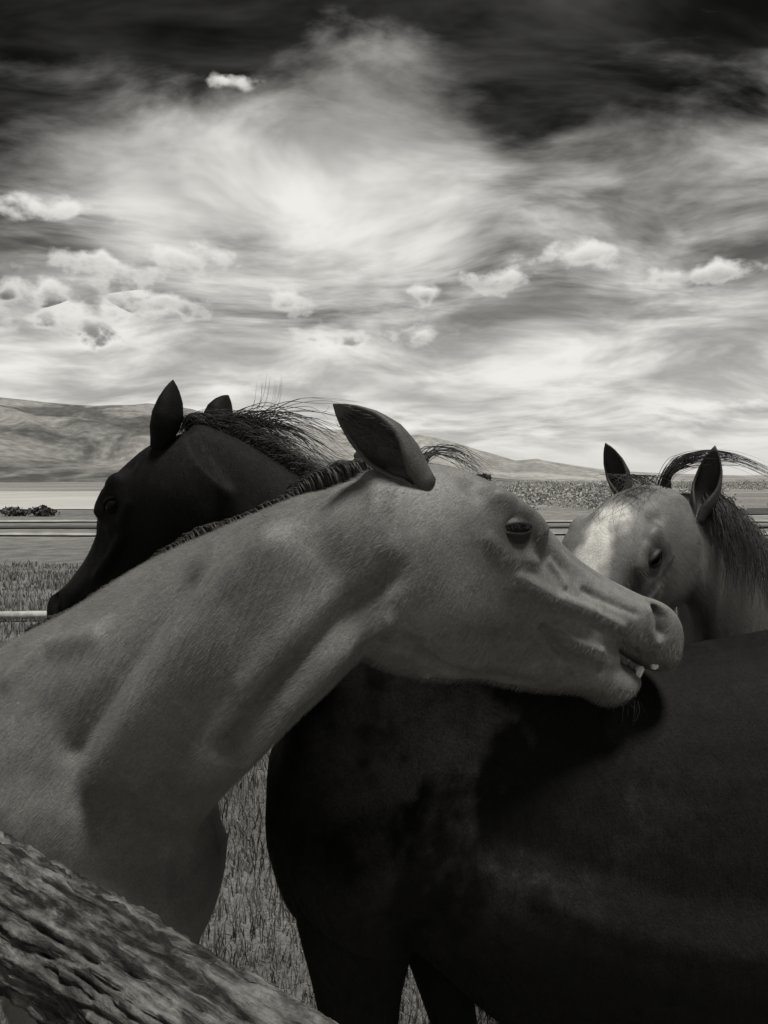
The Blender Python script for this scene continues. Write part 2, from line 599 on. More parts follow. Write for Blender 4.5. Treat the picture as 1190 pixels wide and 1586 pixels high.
def head_into(soup, R, t, s, jaw_open=0.0, wide=1.0):
    to = lambda P: (np.asarray(P) * np.array([1, wide, 1])) @ R.T * s + t
    D = catmull([[h[0], h[1], h[2]] + h[3] for h in HEAD], 4)
    rings = []
    for r in D:
        x, zt, zb = r[:3]; w = np.maximum(r[3:], 0.002)
        pts = [(0, zt)] + [(wi, zt + f * (zb - zt)) for wi, f in zip(w, FR)] + [(0, zb)]
        half = catmull(pts, 3)
        ring = [(x, y, z) for y, z in half] + [(x, -y, z) for y, z in half[-2:0:-1]]
        rings.append(to(ring))
    soup.rings(rings)
    hinge = np.array([.10, 0, -.10])
    ca, sa = math.cos(jaw_open), math.sin(jaw_open)
    def jr(p):
        q = np.array(p) - hinge
        return hinge + np.array([ca * q[0] + sa * q[2], q[1], -sa * q[0] + ca * q[2]])
    soup.loft([(to(jr((x, 0, zt))), to(jr((x, 0, zb))), w * s) for x, zt, zb, w in JAW], 4, 24)
    for q in (1, -1):
        soup.ell(to(jr((.425, q * .036, -.148))), (.058 * s, .020 * s, .034 * s), R, 12)
    return to, jr

def ear_geo(base, tip, open_dir, width, s=1.0, n=14, m=18, thick=0.006):
    """one cupped ear: outer and inner skin"""
    base = np.asarray(base, float); tip = np.asarray(tip, float)
    ax = tip - base; L = np.linalg.norm(ax); ax /= L
    o = np.asarray(open_dir, float); o = o - ax * (o @ ax); o /= np.linalg.norm(o)
    sd = np.cross(ax, o)
    V = []; rings = []
    for i in range(n + 1):
        q = i / n
        r = width * 0.5 * np.interp(q, [0, .12, .3, .5, .7, .85, .95, 1], [.45, .60, .90, 1.0, .84, .54, .25, .03])
        half = math.radians(np.interp(q, [0, .22, .45, .7, 1], [178, 168, 124, 102, 85]))
        flat = np.interp(q, [0, .3, 1], [1.0, .85, .5])
        bend = 0.035 * L * math.sin(math.pi * q)
        c = base + ax * (L * q) - o * (r * 0.15 + bend)
        th = np.linspace(-half, half, m)
        tk = min(thick, r * 0.8)
        outer = [c + sd * math.sin(a) * r - o * math.cos(a) * r * flat for a in th]
        inner = [c + sd * math.sin(a) * (r - tk) - o * math.cos(a) * (r * flat - tk) for a in th[::-1]]
        rings.append(np.array(outer + inner))
    sp = Soup(); sp.rings(rings)
    return sp.arrays()

def eyelid_geo(center, ysurf, side, openness, tilt, rad=0.0300):
    """lids: from an almond slit on the eyeball out into the skin of the face"""
    V = []; F = []
    NA, NB = 40, 11
    ct, st = math.cos(tilt), math.sin(tilt)
    for j in range(NB):
        q = j / (NB - 1)
        for i in range(NA):
            a = 2 * math.pi * i / NA
            ca, sa = math.cos(a), math.sin(a)
            ix = 0.0220 * ca; iz = (0.0105 if sa > 0 else 0.0080) * openness * sa * abs(sa) ** .7
            ox = 0.046 * ca; oz = (0.029 if sa > 0 else 0.026) * sa
            x0 = ix + (ox - ix) * q; z0 = iz + (oz - iz) * q
            x = x0 * ct - z0 * st; z = x0 * st + z0 * ct
            r2 = x * x + z * z
            rr = rad + 0.0012
            ye = center[1] * side + math.sqrt(max(rr * rr - r2, 1e-6))
            ys = ysurf(center[0] + x, center[2] + z)
            k = q * q * (3 - 2 * q)
            fold = 0.0026 * math.exp(-((q - .16) / .10) ** 2) * (1.3 if sa > 0 else .8)
            if sa > 0:
                fold += -.0022 * math.exp(-((q - .42) / .09) ** 2)       # crease above the upper lid
            y = ye * (1 - k) + (ys - .0006) * k + fold
            if r2 < rr * rr * .98:
                y = max(y, ye + fold * .6)
            if q > .5:
                y = max(y, ys - .0006) if q < 1 else ys - .0008
            V.append(np.array([center[0] + x, side * y, center[2] + z]))
    for j in range(NB - 1):
        for i in range(NA):
            k = (i + 1) % NA
            f = (j * NA + i, j * NA + k, (j + 1) * NA + k, (j + 1) * NA + i)
            F.append(f if side < 0 else f[::-1])
    return np.array(V), F

# ------------------------------------------------------------------ horse trunk and legs (built on a frame: s back from the breast, l to its left, z up)
TRUNK = [(.0, 1.16, .97, .07), (.05, 1.24, .86, .15), (.14, 1.31, .84, .20), (.26, 1.375, .825, .225), (.40, 1.40, .775, .245), (.55, 1.385, .68, .272),
         (.75, 1.345, .635, .292), (.95, 1.335, .64, .290), (1.12, 1.365, .70, .272), (1.28, 1.395, .80, .265), (1.42, 1.37, .86, .245), (1.54, 1.28, .92, .19), (1.60, 1.17, .99, .09)]

def trunk_into(soup, org, F, s, fore=((0, 0), (0, 0)), hind=(0.0, 0.0), croup=0.0, belly=0.0):
    F = np.array([F[0], F[1], 0.0]); F /= np.linalg.norm(F)
    Lf = np.array([-F[1], F[0], 0.0])
    def P(a, l, z):
        return np.array([org[0], org[1], 0]) - F * a * s + Lf * l * s + np.array([0, 0, z * s])
    soup.loft([(P(a, 0, zt + croup * min(max((a - .68) / .35, 0), 1)), P(a, 0, zb + belly * min(max((a - .24) / .14, 0), 1)), w * s, 1.12) for a, zt, zb, w in TRUNK], 5, 40)
    for side, (fa, fo) in zip((1, -1), fore):
        l = side * 0.135
        # shoulder blade mass and forearm
        soup.loft([(P(.36, side * .10, 1.30), P(.44, side * .12, 1.22), .05 * s), (P(.22, side * .15, 1.16), P(.42, side * .17, 1.04), .085 * s),
                   (P(.09 + fa, side * .16, 1.05), P(.31 + fa, side * .17, .95), .092 * s), (P(.10 + fa, side * .155, .97), P(.30 + fa, side * .16, .88), .080 * s)], 4, 20)
        soup.tube([(P(.20 + fa + fo * .1, l, 1.0), .12 * s, .085 * s), (P(.20 + fa + fo * .3, l, .90), .105 * s, .078 * s), (P(.20 + fa + fo * .5, l, .78), .076 * s, .060 * s), (P(.205 + fa + fo * .7, l * .97, .64), .060 * s, .051 * s),
                   (P(.205 + fa + fo * .9, l * .95, .50), .046 * s, .043 * s), (P(.20 + fa + fo, l * .95, .44), .048 * s, .045 * s), (P(.21 + fa + fo, l * .95, .38), .037 * s, .036 * s),
                   (P(.21 + fa + fo, l * .95, .26), .029 * s, .026 * s), (P(.21 + fa + fo, l * .95, .17), .033 * s, .029 * s), (P(.21 + fa + fo, l * .95, .135), .041 * s, .036 * s),
                   (P(.19 + fa + fo, l * .95, .09), .032 * s, .031 * s), (P(.18 + fa + fo, l * .95, .065), .045 * s, .043 * s), (P(.165 + fa + fo, l * .95, 0.0), .062 * s, .056 * s)], 4, 20, F)
        ho = hind[0] if side > 0 else hind[1]
        soup.tube([(P(1.30, side * .12, 1.15), .19 * s, .11 * s), (P(1.34, side * .15, .98), .19 * s, .105 * s), (P(1.33, side * .155, .86), .155 * s, .085 * s), (P(1.37 + ho * .4, side * .15, .74), .105 * s, .062 * s),
                   (P(1.45 + ho * .8, side * .145, .62), .068 * s, .048 * s), (P(1.50 + ho, side * .14, .54), .058 * s, .042 * s), (P(1.49 + ho, side * .14, .47), .048 * s, .038 * s), (P(1.475 + ho, side * .14, .38), .036 * s, .031 * s),
                   (P(1.46 + ho, side * .14, .24), .033 * s, .028 * s), (P(1.455 + ho, side * .14, .14), .042 * s, .037 * s), (P(1.43 + ho, side * .14, .09), .033 * s, .032 * s), (P(1.42 + ho, side * .14, .065), .045 * s, .043 * s), (P(1.405 + ho, side * .14, 0), .062 * s, .056 * s)], 4, 20, F)
    return P

# ------------------------------------------------------------------ hair
def strands(name, lines, rad, mat, parent=None, k=4):
    """every line becomes a thin tapering three sided hair lock"""
    V = []; F = []; n0 = 0
    groups = {}
    for li in lines:
        groups.setdefault(len(li[0]), []).append(li)
    ang = np.array([0.3, 2.39, 4.49])
    for m_, ls in groups.items():
        Pm = np.array([np.array(l[0], float) for l in ls])                  # lines, points, 3
        r0 = np.array([l[1] if len(l) > 1 else rad for l in ls])
        if m_ > 2:
            Pm = np.moveaxis(catmull(np.moveaxis(Pm, 1, 0), k), 0, 1)
        nl, n = Pm.shape[:2]
        T = np.gradient(Pm, axis=1); T /= np.linalg.norm(T, axis=2, keepdims=True) + 1e-9
        A = np.cross(T, np.array([0.3, 0.2, 0.93])); A /= np.linalg.norm(A, axis=2, keepdims=True) + 1e-9
        B = np.cross(T, A)
        q = np.linspace(0, 1, n)
        R_ = r0[:, None] * (1 - 0.85 * q ** 1.5)
        X = Pm[:, :, None, :] + (A[:, :, None, :] * np.cos(ang)[None, None, :, None] + B[:, :, None, :] * np.sin(ang)[None, None, :, None]) * R_[:, :, None, None]
        V.append(X.reshape(-1, 3))
        base = n0 + np.arange(nl)[:, None, None] * n * 3 + np.arange(n - 1)[None, :, None] * 3
        j = np.arange(3)[None, None, :]; kx = (j + 1) % 3
        F.append(np.stack([base + j, base + kx, base + 3 + kx, base + 3 + j], -1).reshape(-1, 4))
        n0 += nl * n * 3
    return mesh_obj(name, np.concatenate(V).tolist(), np.concatenate(F).tolist(), mat, parent)

# ------------------------------------------------------------------ one horse
def make_horse(name, label, loc, coat, R, t, s, side, org, heading, bs, neck, ears, jaw_open=0.0, fore=((0, 0), (0, 0)), hind=(0, 0),
               eye_open=1.0, strokes=None, local_strokes=(), tone_fun=None, voxel=0.006, detail=False, croup=0.0, eye_tilt=0.15, belly=0.0, wide=1.0):
    R = np.array(R); t = np.array(t)
    # keep the frame right handed and orthonormal
    x = R[:, 0] / np.linalg.norm(R[:, 0]); y = R[:, 1] - x * (R[:, 1] @ x); y /= np.linalg.norm(y)
    R = np.stack([x, y, np.cross(x, y)], 1)
    sp = Soup()
    to, jr = head_into(sp, R, t, s, jaw_open, wide)
    P = trunk_into(sp, org, heading, bs, fore, hind, croup, belly)
    if neck:
        sp.loft(neck(P, to), 6, 32)
    me = remesh(sp, voxel, 5)
    if detail:      # finer skin on the head that is seen close by
        bm = bmesh.new(); bm.from_mesh(me)
        c = to((.28, 0, -.1))
        cv = Vector(c); es = [e for e in bm.edges if (e.verts[0].co - cv).length < .42 * s]
        bmesh.ops.subdivide_edges(bm, edges=es, cuts=1, use_grid_fill=True, smooth=0.0)
        bmesh.ops.triangulate(bm, faces=[f for f in bm.faces if len(f.verts) > 4])
        bm.to_mesh(me); bm.free()
        laplace(me, 2, 0.4, np.linalg.norm(get_v(me) - c, axis=1) < .42 * s)
    S = []
    for q in (1, -1):
        L = lambda *pts: [to((a, q * b, c)) for a, b, c in pts]
        inw = R @ np.array([-.25, -q * .95, .1])
        S += [(L((0.205, .10, -.042)), .020 * s, -.012 * s),                                        # orbit
              (L((0.160, .080, -.012), (0.190, .090, .002), (0.225, .088, -.006), (0.245, .086, -.022)), .015 * s, .013 * s),   # brow rim
              (L((0.128, .072, -.002)), .020 * s, -.012 * s),                                         # hollow above the eye
              (L((0.165, .10, -.070), (0.210, .10, -.084), (0.255, .090, -.068)), .010 * s, .004 * s),
              (L((0.175, .10, -.088), (0.220, .098, -.10)), .008 * s, -.003 * s),
              (L((0.235, .088, -.098), (0.300, .074, -.103), (0.372, .062, -.102)), .010 * s, .009 * s),  # facial crest
              (L((0.250, .08, -.126), (0.340, .064, -.128)), .020 * s, -.004 * s),
              (L((0.270, .072, -.060), (0.340, .058, -.062)), .020 * s, -.004 * s),
              (L((0.310, .05, -.026), (0.395, .04, -.036), (0.467, .04, -.045)), .012 * s, -.006 * s),       # beside the nasal bone
              (L((0.395, .055, -.085), (0.449, .058, -.085)), .016 * s, .004 * s),
              (L((0.496, .060, -.054), (0.507, .062, -.066), (0.514, .060, -.084)), .0085 * s, .022 * s, inw),   # nostril
              (L((0.476, .056, -.056), (0.485, .054, -.042), (0.505, .050, -.042), (0.525, .052, -.058), (0.532, .052, -.080)), .0080 * s, .005 * s),
              (L((0.480, .060, -.066), (0.492, .062, -.090), (0.512, .060, -.102)), .0070 * s, .006 * s),
              (L((0.485, .060, -.136), (0.539, .055, -.137), (0.575, .03, -.135)), .0060 * s, -.006 * s),   # mouth
              (L((0.090, .085, -.12), (0.150, .085, -.17)), .05 * s, .007 * s),                           # masseter
              (L((0.200, .075, -.20), (0.260, .062, -.19), (0.320, .056, -.175)), .016 * s, -.006 * s),
              (L((0.100, .055, -.262), (0.170, .05, -.262), (0.250, .045, -.238), (0.330, .04, -.212)), .012 * s, .005 * s),   # edge of the jaw
              (L((-.015, .075, -.05), (-.005, .078, -.12), (0.030, .07, -.20), (0.070, .06, -.255)), .030 * s, -.008 * s)]
    S += [([to(p) for p in pts], r * s, a * s) for pts, r, a in local_strokes]
    brush(me, S)
    if strokes:
        bvh = BVHTree.FromPolygons(get_v(me).tolist(), [tuple(p.vertices) for p in me.polygons])
        hit = [(on_surface(me, px, bvh), r, a) for px, r, a in strokes]
        brush(me, [h for h in hit if h[0]])
    # ears and eyelids grow out of the same skin
    bm = bmesh.new(); bm.from_mesh(me)
    def glue(V, F):
        vs = [bm.verts.new(tuple(v)) for v in V]
        for f in F:
            try:
                bm.faces.new([vs[i] for i in f])
            except ValueError:
                pass
    n_body = len(bm.verts)
    for (b, tip, od, w) in ears:
        V, Fc = ear_geo(b, tip, od, w)
        glue(V, Fc)
    n_ear = len(bm.verts)
    bvh_e = BVHTree.FromPolygons(get_v(me).tolist(), [tuple(p.vertices) for p in me.polygons])
    eye_y = {}
    for q in (1, -1):
        def ysurf(ex, ez, q=q):
            h = bvh_e.ray_cast(Vector(to((ex, q * .3, ez))), Vector(R @ np.array([0, -q, 0])))
            return float(((np.array(h[0]) - t) / s @ R)[1] * q / wide) if h[0] is not None else .09
        eye_y[q] = float(np.median([ysurf(.203 + a, -.04 + b) for a, b in ((0, 0), (-.02, 0), (.02, 0), (0, .012), (0, -.012))])) - .0205
        V, Fc = eyelid_geo((.203, q * eye_y[q], -.040), ysurf, q, eye_open, eye_tilt)
        glue(to(V), Fc)
    bm.verts.index_update()
    bmesh.ops.recalc_face_normals(bm, faces=[f for f in bm.faces if f.verts[0].index >= n_body])
    bm.to_mesh(me); bm.free()
    V = get_v(me)
    # tone of the coat (hair colour, with some shade and sheen painted in)
    tone = np.ones(len(V))
    loc_h = ((V - t) / s) @ R / np.array([1, wide, 1])
    if tone_fun is not None:
        tone = tone_fun(V, loc_h, np.arange(len(V)), n_body, n_ear)
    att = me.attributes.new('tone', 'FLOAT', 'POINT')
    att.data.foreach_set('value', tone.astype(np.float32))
    me.polygons.foreach_set('use_smooth', np.ones(len(me.polygons), dtype=bool))
    me.name = 'body'
    root = empty(name, loc)
    tag(root, label, 'horse')
    o = bpy.data.objects.new('body', me)
    COL.objects.link(o)
    me.materials.clear(); me.materials.append(coat)
    o.parent = root; o.matrix_parent_inverse = root.matrix_world.inverted()
    for q in (1, -1):
        e = Soup(); e.ell(to((.203, q * eye_y[q], -.040)), (.0298 * s,) * 3, np.eye(3), 16)
        mesh_obj('eye', *e.arrays(), M_EYE, root)
    return root, o, to, jr, P, n_body, eye_y

def head_tone(loc_h, n_body, n_ear, idx, muzzle=0.6, eye=0.6, ear=0.6):
    t = np.ones(len(loc_h))
    for q in (1, -1):
        d = np.linalg.norm((loc_h - np.array([.205, q * .095, -.04])) / np.array([1.3, 1, 1]), axis=1)
        t *= 1 - (1 - eye) * np.exp(-(d / .042) ** 2)
    d = np.linalg.norm((loc_h - np.array([.57, 0, -.11])) / np.array([1.0, 1, 1]), axis=1)
    t *= 1 - (1 - muzzle) * np.exp(-(d / .075) ** 2)
    t[(idx >= n_body) & (idx < n_ear)] *= ear
    t[idx >= n_ear] *= .35
    for q in (1, -1):
        d = polydist(loc_h, [(.496, q * .052, -.054), (.514, q * .05, -.084)])
        t *= 1 - .75 * np.exp(-(d / .013) ** 2)
    return t

def fur_material(name, tone, spec=0.5):
    m, T, b = material(name)
    co = T.n('ShaderNodeNewGeometry').outputs['Position']
    n = T.noise(co, 9, 4, 0.6); n2 = T.noise(co, 160, 2, 0.5)
    rnd = T.n('ShaderNodeHairInfo').outputs['Random']
    v = T.math('MULTIPLY', T.maprange(n, 0.3, 0.7, 0.85, 1.15), tone)
    v = T.math('MULTIPLY', v, T.maprange(n2, 0.3, 0.7, 0.8, 1.2))
    n3 = T.noise(co, 240, 2, 0.5); n4 = T.noise(co, 14, 3, 0.6)
    v = T.math('MULTIPLY', v, T.mixf(T.math('MULTIPLY', T.maprange(n3, 0.58, 0.66), T.maprange(n4, 0.4, 0.6)), 1.0, 0.55))
    v = T.math('MULTIPLY', v, T.maprange(rnd, 0, 1, 0.7, 1.35, False))
    T.sock(b.inputs['Base Color'], T.tint(v))
    b.inputs['Roughness'].default_value = 0.42
    b.inputs['Specular IOR Level'].default_value = spec
    return m

def add_fur(hr, count, length, tone, lay, keep, spec=0.4):
    o = hr[1]
    o.data.materials.append(fur_material('coat_hair', tone, spec))
    V = get_v(o.data)
    w = keep(V)
    w[hr[5]:] = 0
    vg = o.vertex_groups.new(name='coat')
    vg.add([int(i) for i in np.nonzero(w > .01)[0]], 1.0, 'REPLACE')
    md = o.modifiers.new('coat', 'PARTICLE_SYSTEM')
    ps = o.particle_systems[0]
    ps.seed = 3
    ps.vertex_group_density = 'coat'
    st = ps.settings
    st.type = 'HAIR'
    st.use_advanced_hair = True
    st.count = count
    st.hair_step = 3
    st.render_step = 2
    st.display_step = 2
    st.normal_factor = length * .55
    st.object_align_factor = tuple(np.array(lay) * length)
    st.factor_random = length * .25
    st.material = 2
    st.root_radius = 1.0
    st.tip_radius = 0.25
    st.radius_scale = 0.00022
    st.emit_from = 'FACE'
    st.use_modifier_stack = False

# ---- tan horse: biting the black one's back
RA = [[0.862835, -0.342186, 0.372053], [0.310886, 0.939599, 0.143191], [-0.398579, -0.007884, 0.917100]]
TA = [-0.0111, 1.1567, 1.8058]
def neckA(P, to):
    return [(to((.09, 0, -.03)), to((.07, 0, -.23)), .06),
            (U(600, 742, 1.17), U(600, 975, 1.11), .078), (U(545, 748, 1.22), U(550, 1015, 1.11), .084), (U(470, 775, 1.28), U(492, 1070, 1.12), .094),
            (U(370, 818, 1.36), U(428, 1130, 1.15), .108), (U(260, 868, 1.44), U(362, 1200, 1.20), .132), (U(140, 940, 1.51), U(295, 1275, 1.29), .165), (U(20, 1005, 1.56), U(220, 1400, 1.36), .20),
            (P(.45, 0, 1.36), P(.25, 0, .80), .20)]
def toneA(V, lh, idx, nb, ne):
    t = head_tone(lh, nb, ne, idx, .62, .28, .42)
    n = fbm(V * 9, 3, .5, 3)
    t *= 1 + .10 * n
    # black points on the lower legs, doubling as shade painted into the coat
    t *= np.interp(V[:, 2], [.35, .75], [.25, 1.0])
    return t
WA = U(8, 1000, 1.56)
fA = np.array([.90, -.43]); fA /= np.linalg.norm(fA)
orgA = WA[:2] + fA * .48
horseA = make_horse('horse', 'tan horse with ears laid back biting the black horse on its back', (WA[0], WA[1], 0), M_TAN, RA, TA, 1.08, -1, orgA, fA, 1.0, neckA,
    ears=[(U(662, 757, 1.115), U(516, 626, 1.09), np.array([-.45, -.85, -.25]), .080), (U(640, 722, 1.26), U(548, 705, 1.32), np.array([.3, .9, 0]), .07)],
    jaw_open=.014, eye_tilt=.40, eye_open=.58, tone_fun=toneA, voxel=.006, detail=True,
    strokes=[([(420, 845), (345, 910), (285, 1000), (215, 1100), (150, 1195)], .042, .030),
             ([(500, 880), (440, 950), (370, 1040), (300, 1130), (240, 1210)], .042, -.022),
             ([(600, 890), (540, 945), (470, 1015), (410, 1085), (350, 1165)], .024, -.026),
             ([(600, 960), (530, 1010), (450, 1095), (380, 1180)], .015, .012),
             ([(285, 905), (240, 965), (180, 1060), (110, 1160)], .034, -.026),
             ([(150, 985), (80, 1000), (20, 1050)], .024, .014),
             ([(618, 765), (616, 800), (606, 850)], .016, .005),
             ([(570, 1000), (610, 985), (650, 995)], .010, -.008),
             ([(480, 880), (440, 960), (370, 1060)], .03, .008),
             ([(60, 1120), (40, 1200)], .06, -.02),
             ([(120, 1210), (200, 1280), (260, 1330)], .05, -.022),
             ([(843, 975), (862, 1002), (892, 1022), (932, 1034)], .009, -.010),
             ([(862, 968), (890, 992), (930, 1008)], .008, .006),
             ([(855, 1038)], .028, .004),
             ([(590, 992), (640, 1003), (690, 1036), (740, 1050), (820, 1058)], .009, -.009),
             ([(660, 1045), (720, 1062)], .010, .006),
             ([(873, 929), (920, 948), (963, 969)], .008, .007),
             ([(880, 948), (930, 968), (965, 990)], .008, -.007),
             ([(905, 915), (950, 935), (985, 950)], .007, -.006),
             ([(853, 872), (866, 888), (873, 906)], .007, .006),
             ([(822, 842), (845, 865), (868, 882)], .014, -.004),
             ([(765, 745), (782, 752), (796, 754)], .007, -.006),
             ([(960, 1000), (985, 1012)], .006, -.005)])

# ---- black horse: its head behind the tan neck
RB = [[-0.652481, -0.37765, -0.656999], [0.343133, -0.920241, 0.188191], [-0.675668, -0.102647, 0.730025]]
TB = [-0.4308, 1.6527, 1.8869]
def neckB(P, to):
    return [(to((.09, 0, -.03)), to((.07, 0, -.23)), .06), (U(300, 655, 1.66), U(335, 900, 1.68), .075), (U(360, 672, 1.65), U(400, 960, 1.66), .082),
            (U(430, 712, 1.62), U(440, 1020, 1.62), .092), (U(520, 775, 1.58), U(450, 1090, 1.57), .105), (U(620, 855, 1.54), U(440, 1180, 1.52), .125), (U(715, 945, 1.51), U(440, 1270, 1.48), .155), (P(.40, 0, 1.36), P(.12, 0, .85), .18)]
def toneB(V, lh, idx, nb, ne):
    t = head_tone(lh, nb, ne, idx, .9, .8, .8)
    t *= 1 + .15 * fbm(V * 7, 3, .5, 8)
    # dried dust rubbed into the shoulder, with the sheen there painted in
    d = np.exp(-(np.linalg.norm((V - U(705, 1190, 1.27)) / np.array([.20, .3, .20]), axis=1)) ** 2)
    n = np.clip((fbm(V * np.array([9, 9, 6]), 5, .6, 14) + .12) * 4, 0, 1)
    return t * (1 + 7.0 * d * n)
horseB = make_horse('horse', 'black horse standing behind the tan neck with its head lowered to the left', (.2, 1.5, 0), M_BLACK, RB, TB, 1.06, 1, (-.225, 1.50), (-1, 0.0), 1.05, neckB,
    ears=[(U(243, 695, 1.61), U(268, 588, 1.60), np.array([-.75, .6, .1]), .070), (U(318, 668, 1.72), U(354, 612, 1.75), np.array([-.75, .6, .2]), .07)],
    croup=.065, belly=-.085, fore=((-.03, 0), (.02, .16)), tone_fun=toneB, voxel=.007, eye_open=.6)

# ---- pale horse with a blaze, behind on the right
RC = [[-0.589068, 0.616363, -0.522586], [-0.420773, -0.786068, -0.452821], [-0.68989, -0.046852, 0.722396]]
TC = [0.6954, 2.0231, 1.7779]
def neckC(P, to):
    return [(to((.09, 0, -.03)), to((.07, 0, -.23)), .06), (U(1060, 762, 2.06), U(1078, 985, 2.07), .075), (U(1115, 785, 2.10), U(1082, 1040, 2.11), .085),
            (U(1185, 850, 2.2), U(1100, 1120, 2.18), .105), (U(1275, 915, 2.28), U(1150, 1220, 2.26), .135), (P(.40, 0, 1.36), P(.12, 0, .85), .18)]
def toneC(V, lh, idx, nb, ne):
    t = head_tone(lh, nb, ne, idx, .5, .30, .22)
    w = .034 + .014 * vnoise(V * 30, 4)
    bl = np.clip((w + .008 - np.abs(lh[:, 1])) / .028, 0, 1) * np.clip((lh[:, 0] - .09) / .05, 0, 1) * np.clip((.40 - lh[:, 0]) / .1, 0, 1) * np.clip((lh[:, 2] + .06) / .02, 0, 1)
    mask = np.clip((lh[:, 0] - .05) / .1, 0, 1) * np.clip((.03 - np.abs(lh[:, 2] + .055)) / .03, 0, 1) * np.clip((.58 - lh[:, 0]) / .1, 0, 1)
    t *= 1 - .45 * mask
    # darker patches of an uneven summer coat
    t *= 1 + .18 * fbm(V * 8, 3, .5, 12)
    return t * (1 + 3.0 * bl)
horseC = make_horse('horse', 'pale horse with a white blaze facing the camera behind the black back', (1.35, 2.35, 0), M_PALE, RC, TC, 1.22, 1, (.95, 2.20), (-.9, -.35), 1.03, neckC,
    ears=[(U(1078, 812, 1.98), U(1108, 690, 1.98), np.array([-.6, -.75, .1]), .074), (U(972, 785, 2.06), U(938, 686, 2.07), np.array([-.6, -.7, .1]), .066)],
    tone_fun=toneC, voxel=.007, wide=1.14, eye_open=.8)


def keep_head(V, R, t, s, wide=1.0):
    h = ((V - np.array(t)) / s) @ np.array(R) / np.array([1, wide, 1])
    k = np.ones(len(V), bool)
    for q in (1, -1):
        k &= np.linalg.norm(h - np.array([.203, q * .09, -.04]), axis=1) > .040
        k &= polydist(h, [(.496, q * .055, -.054), (.514, q * .055, -.084)]) > .014
    return k
def keepA(V):
    h = ((V - np.array(TA)) / 1.08) @ np.array(RA)
    k = (V[:, 0] > -1.0) & (V[:, 2] > .75)
    for q in (1, -1):
        k &= np.linalg.norm(h - np.array([.203, q * .09, -.04]), axis=1) > .036
        k &= polydist(h, [(.496, q * .055, -.054), (.514, q * .055, -.084)]) > .014
    k &= ~((h[:, 0] > .47) & (h[:, 2] < -.125) & (h[:, 2] > -.165) & (np.abs(h[:, 1]) < .05))
    return k.astype(float)
add_fur(horseA, 220000, .0022, .164, (-.75, .1, -.55), keepA)

add_fur(horseB, 130000, .0024, .0045, (.55, -.1, -.7), lambda V: (keep_head(V, RB, TB, 1.06) & (V[:, 0] < 1.0) & (V[:, 2] > .7)).astype(float), .05)
add_fur(horseC, 60000, .0026, .15, (.5, -.1, -.7), lambda V: (keep_head(V, RC, TC, 1.22, 1.14) & (V[:, 0] < 1.5) & (V[:, 2] > 1.2) & (np.abs(((V - np.array(TC)) @ np.array(RC))[:, 1]) > .075)).astype(float))

# ------------------------------------------------------------------ manes and forelocks
def poly_at(P, u):
    P = np.asarray(P); n = len(P) - 1
    f = min(max(u * n, 0), n - 1e-6); i = int(f); return P[i] + (P[i + 1] - P[i]) * (f - i)

def jit(a):
    return (rng.random(3) - .5) * 2 * a

# tan horse: short dark mane combed back along the crest and over the far side
crestA = catmull([U(585, 748, 1.17), U(545, 746, 1.215), U(470, 777, 1.275), U(370, 820, 1.355), U(260, 870, 1.435), U(140, 942, 1.505), U(60, 985, 1.54)], 6)
back = np.gradient(crestA, axis=0); back /= np.linalg.norm(back, axis=1)[:, None]
far = np.array([.25, .95, 0.0])
LA = []
for i in range(5200):
    u = rng.random()
    p = poly_at(crestA, u); b = poly_at(back, u)
    p = p + far * rng.uniform(-.016, .03) + np.array([0, 0, -.004])
    L = rng.uniform(.6, 1.15) * (1 - .3 * u); hi = 1 - .45 * u
    w = fbm(np.array([[u * 14, 0, 0]]), 2, .5, 2)[0] * .02
    LA.append(([p, p + b * .02 * L + np.array([0, 0, (.036 + w * .5) * hi]) + jit(.003), p + b * .065 * L + far * .025 + np.array([0, 0, (.032 + w) * hi]) + jit(.006),
                p + b * .11 * L + far * .07 + np.array([0, 0, -.02]) + jit(.012), p + b * .14 * L + far * .10 + np.array([0, 0, -.09]) + jit(.015)], rng.uniform(.0007, .0013)))
strands('mane', LA, .001, M_HAIR_M, horseA[0], 3)
LA = []
for i in range(34):
    p = U(652 + rng.normal() * 8, 716 + rng.normal() * 2, 1.17 + rng.normal() * .012)
    e = rng.random()
    LA.append(([p, p + np.array([.02, .01, .012 + .012 * e]) + jit(.003), p + np.array([.05 + .02 * e, .02, .004 + .018 * e]) + jit(.006), p + np.array([.08 + .03 * rng.random(), .03, -.025 + .02 * e]) + jit(.01)], rng.uniform(.0005, .001)))
strands('forelock', LA, .001, M_HAIR_D, horseA[0], 4)

# black horse: mane and forelock blown to the right
crestB = catmull([U(285, 655, 1.66), U(360, 674, 1.65), U(430, 714, 1.62), U(520, 777, 1.58), U(620, 857, 1.54)], 6)
LB = []
for i in range(1500):
    u = rng.random() ** 1.2
    p = poly_at(crestB, u) + jit(.012) + np.array([0, 0, -.01])
    L = rng.uniform(.45, .95)
    LB.append(([p, p + np.array([.015, 0, .022]) * L + jit(.004), p + np.array([.05, .0, .022]) * L + jit(.008), p + np.array([.09, 0, -.005]) * L + jit(.012)], rng.uniform(.0007, .0014)))
for i in range(170):
    p = U(300 + rng.random() * 90, 655 + rng.random() * 16, 1.66) + jit(.01)
    p[2] -= .01
    L = rng.uniform(.7, 1.3)
    up = rng.normal() * .02
    LB.append(([p, p + np.array([.05, 0, .02 + up * .4]) * L, p + np.array([.11, -.01, .012 + up]) * L + jit(.006), p + np.array([.17, -.01, -.02 + up * 1.6]) * L + jit(.012), p + np.array([.22, -.01, -.05 + up * 2]) * L + jit(.02)], rng.uniform(.0006, .0012)))
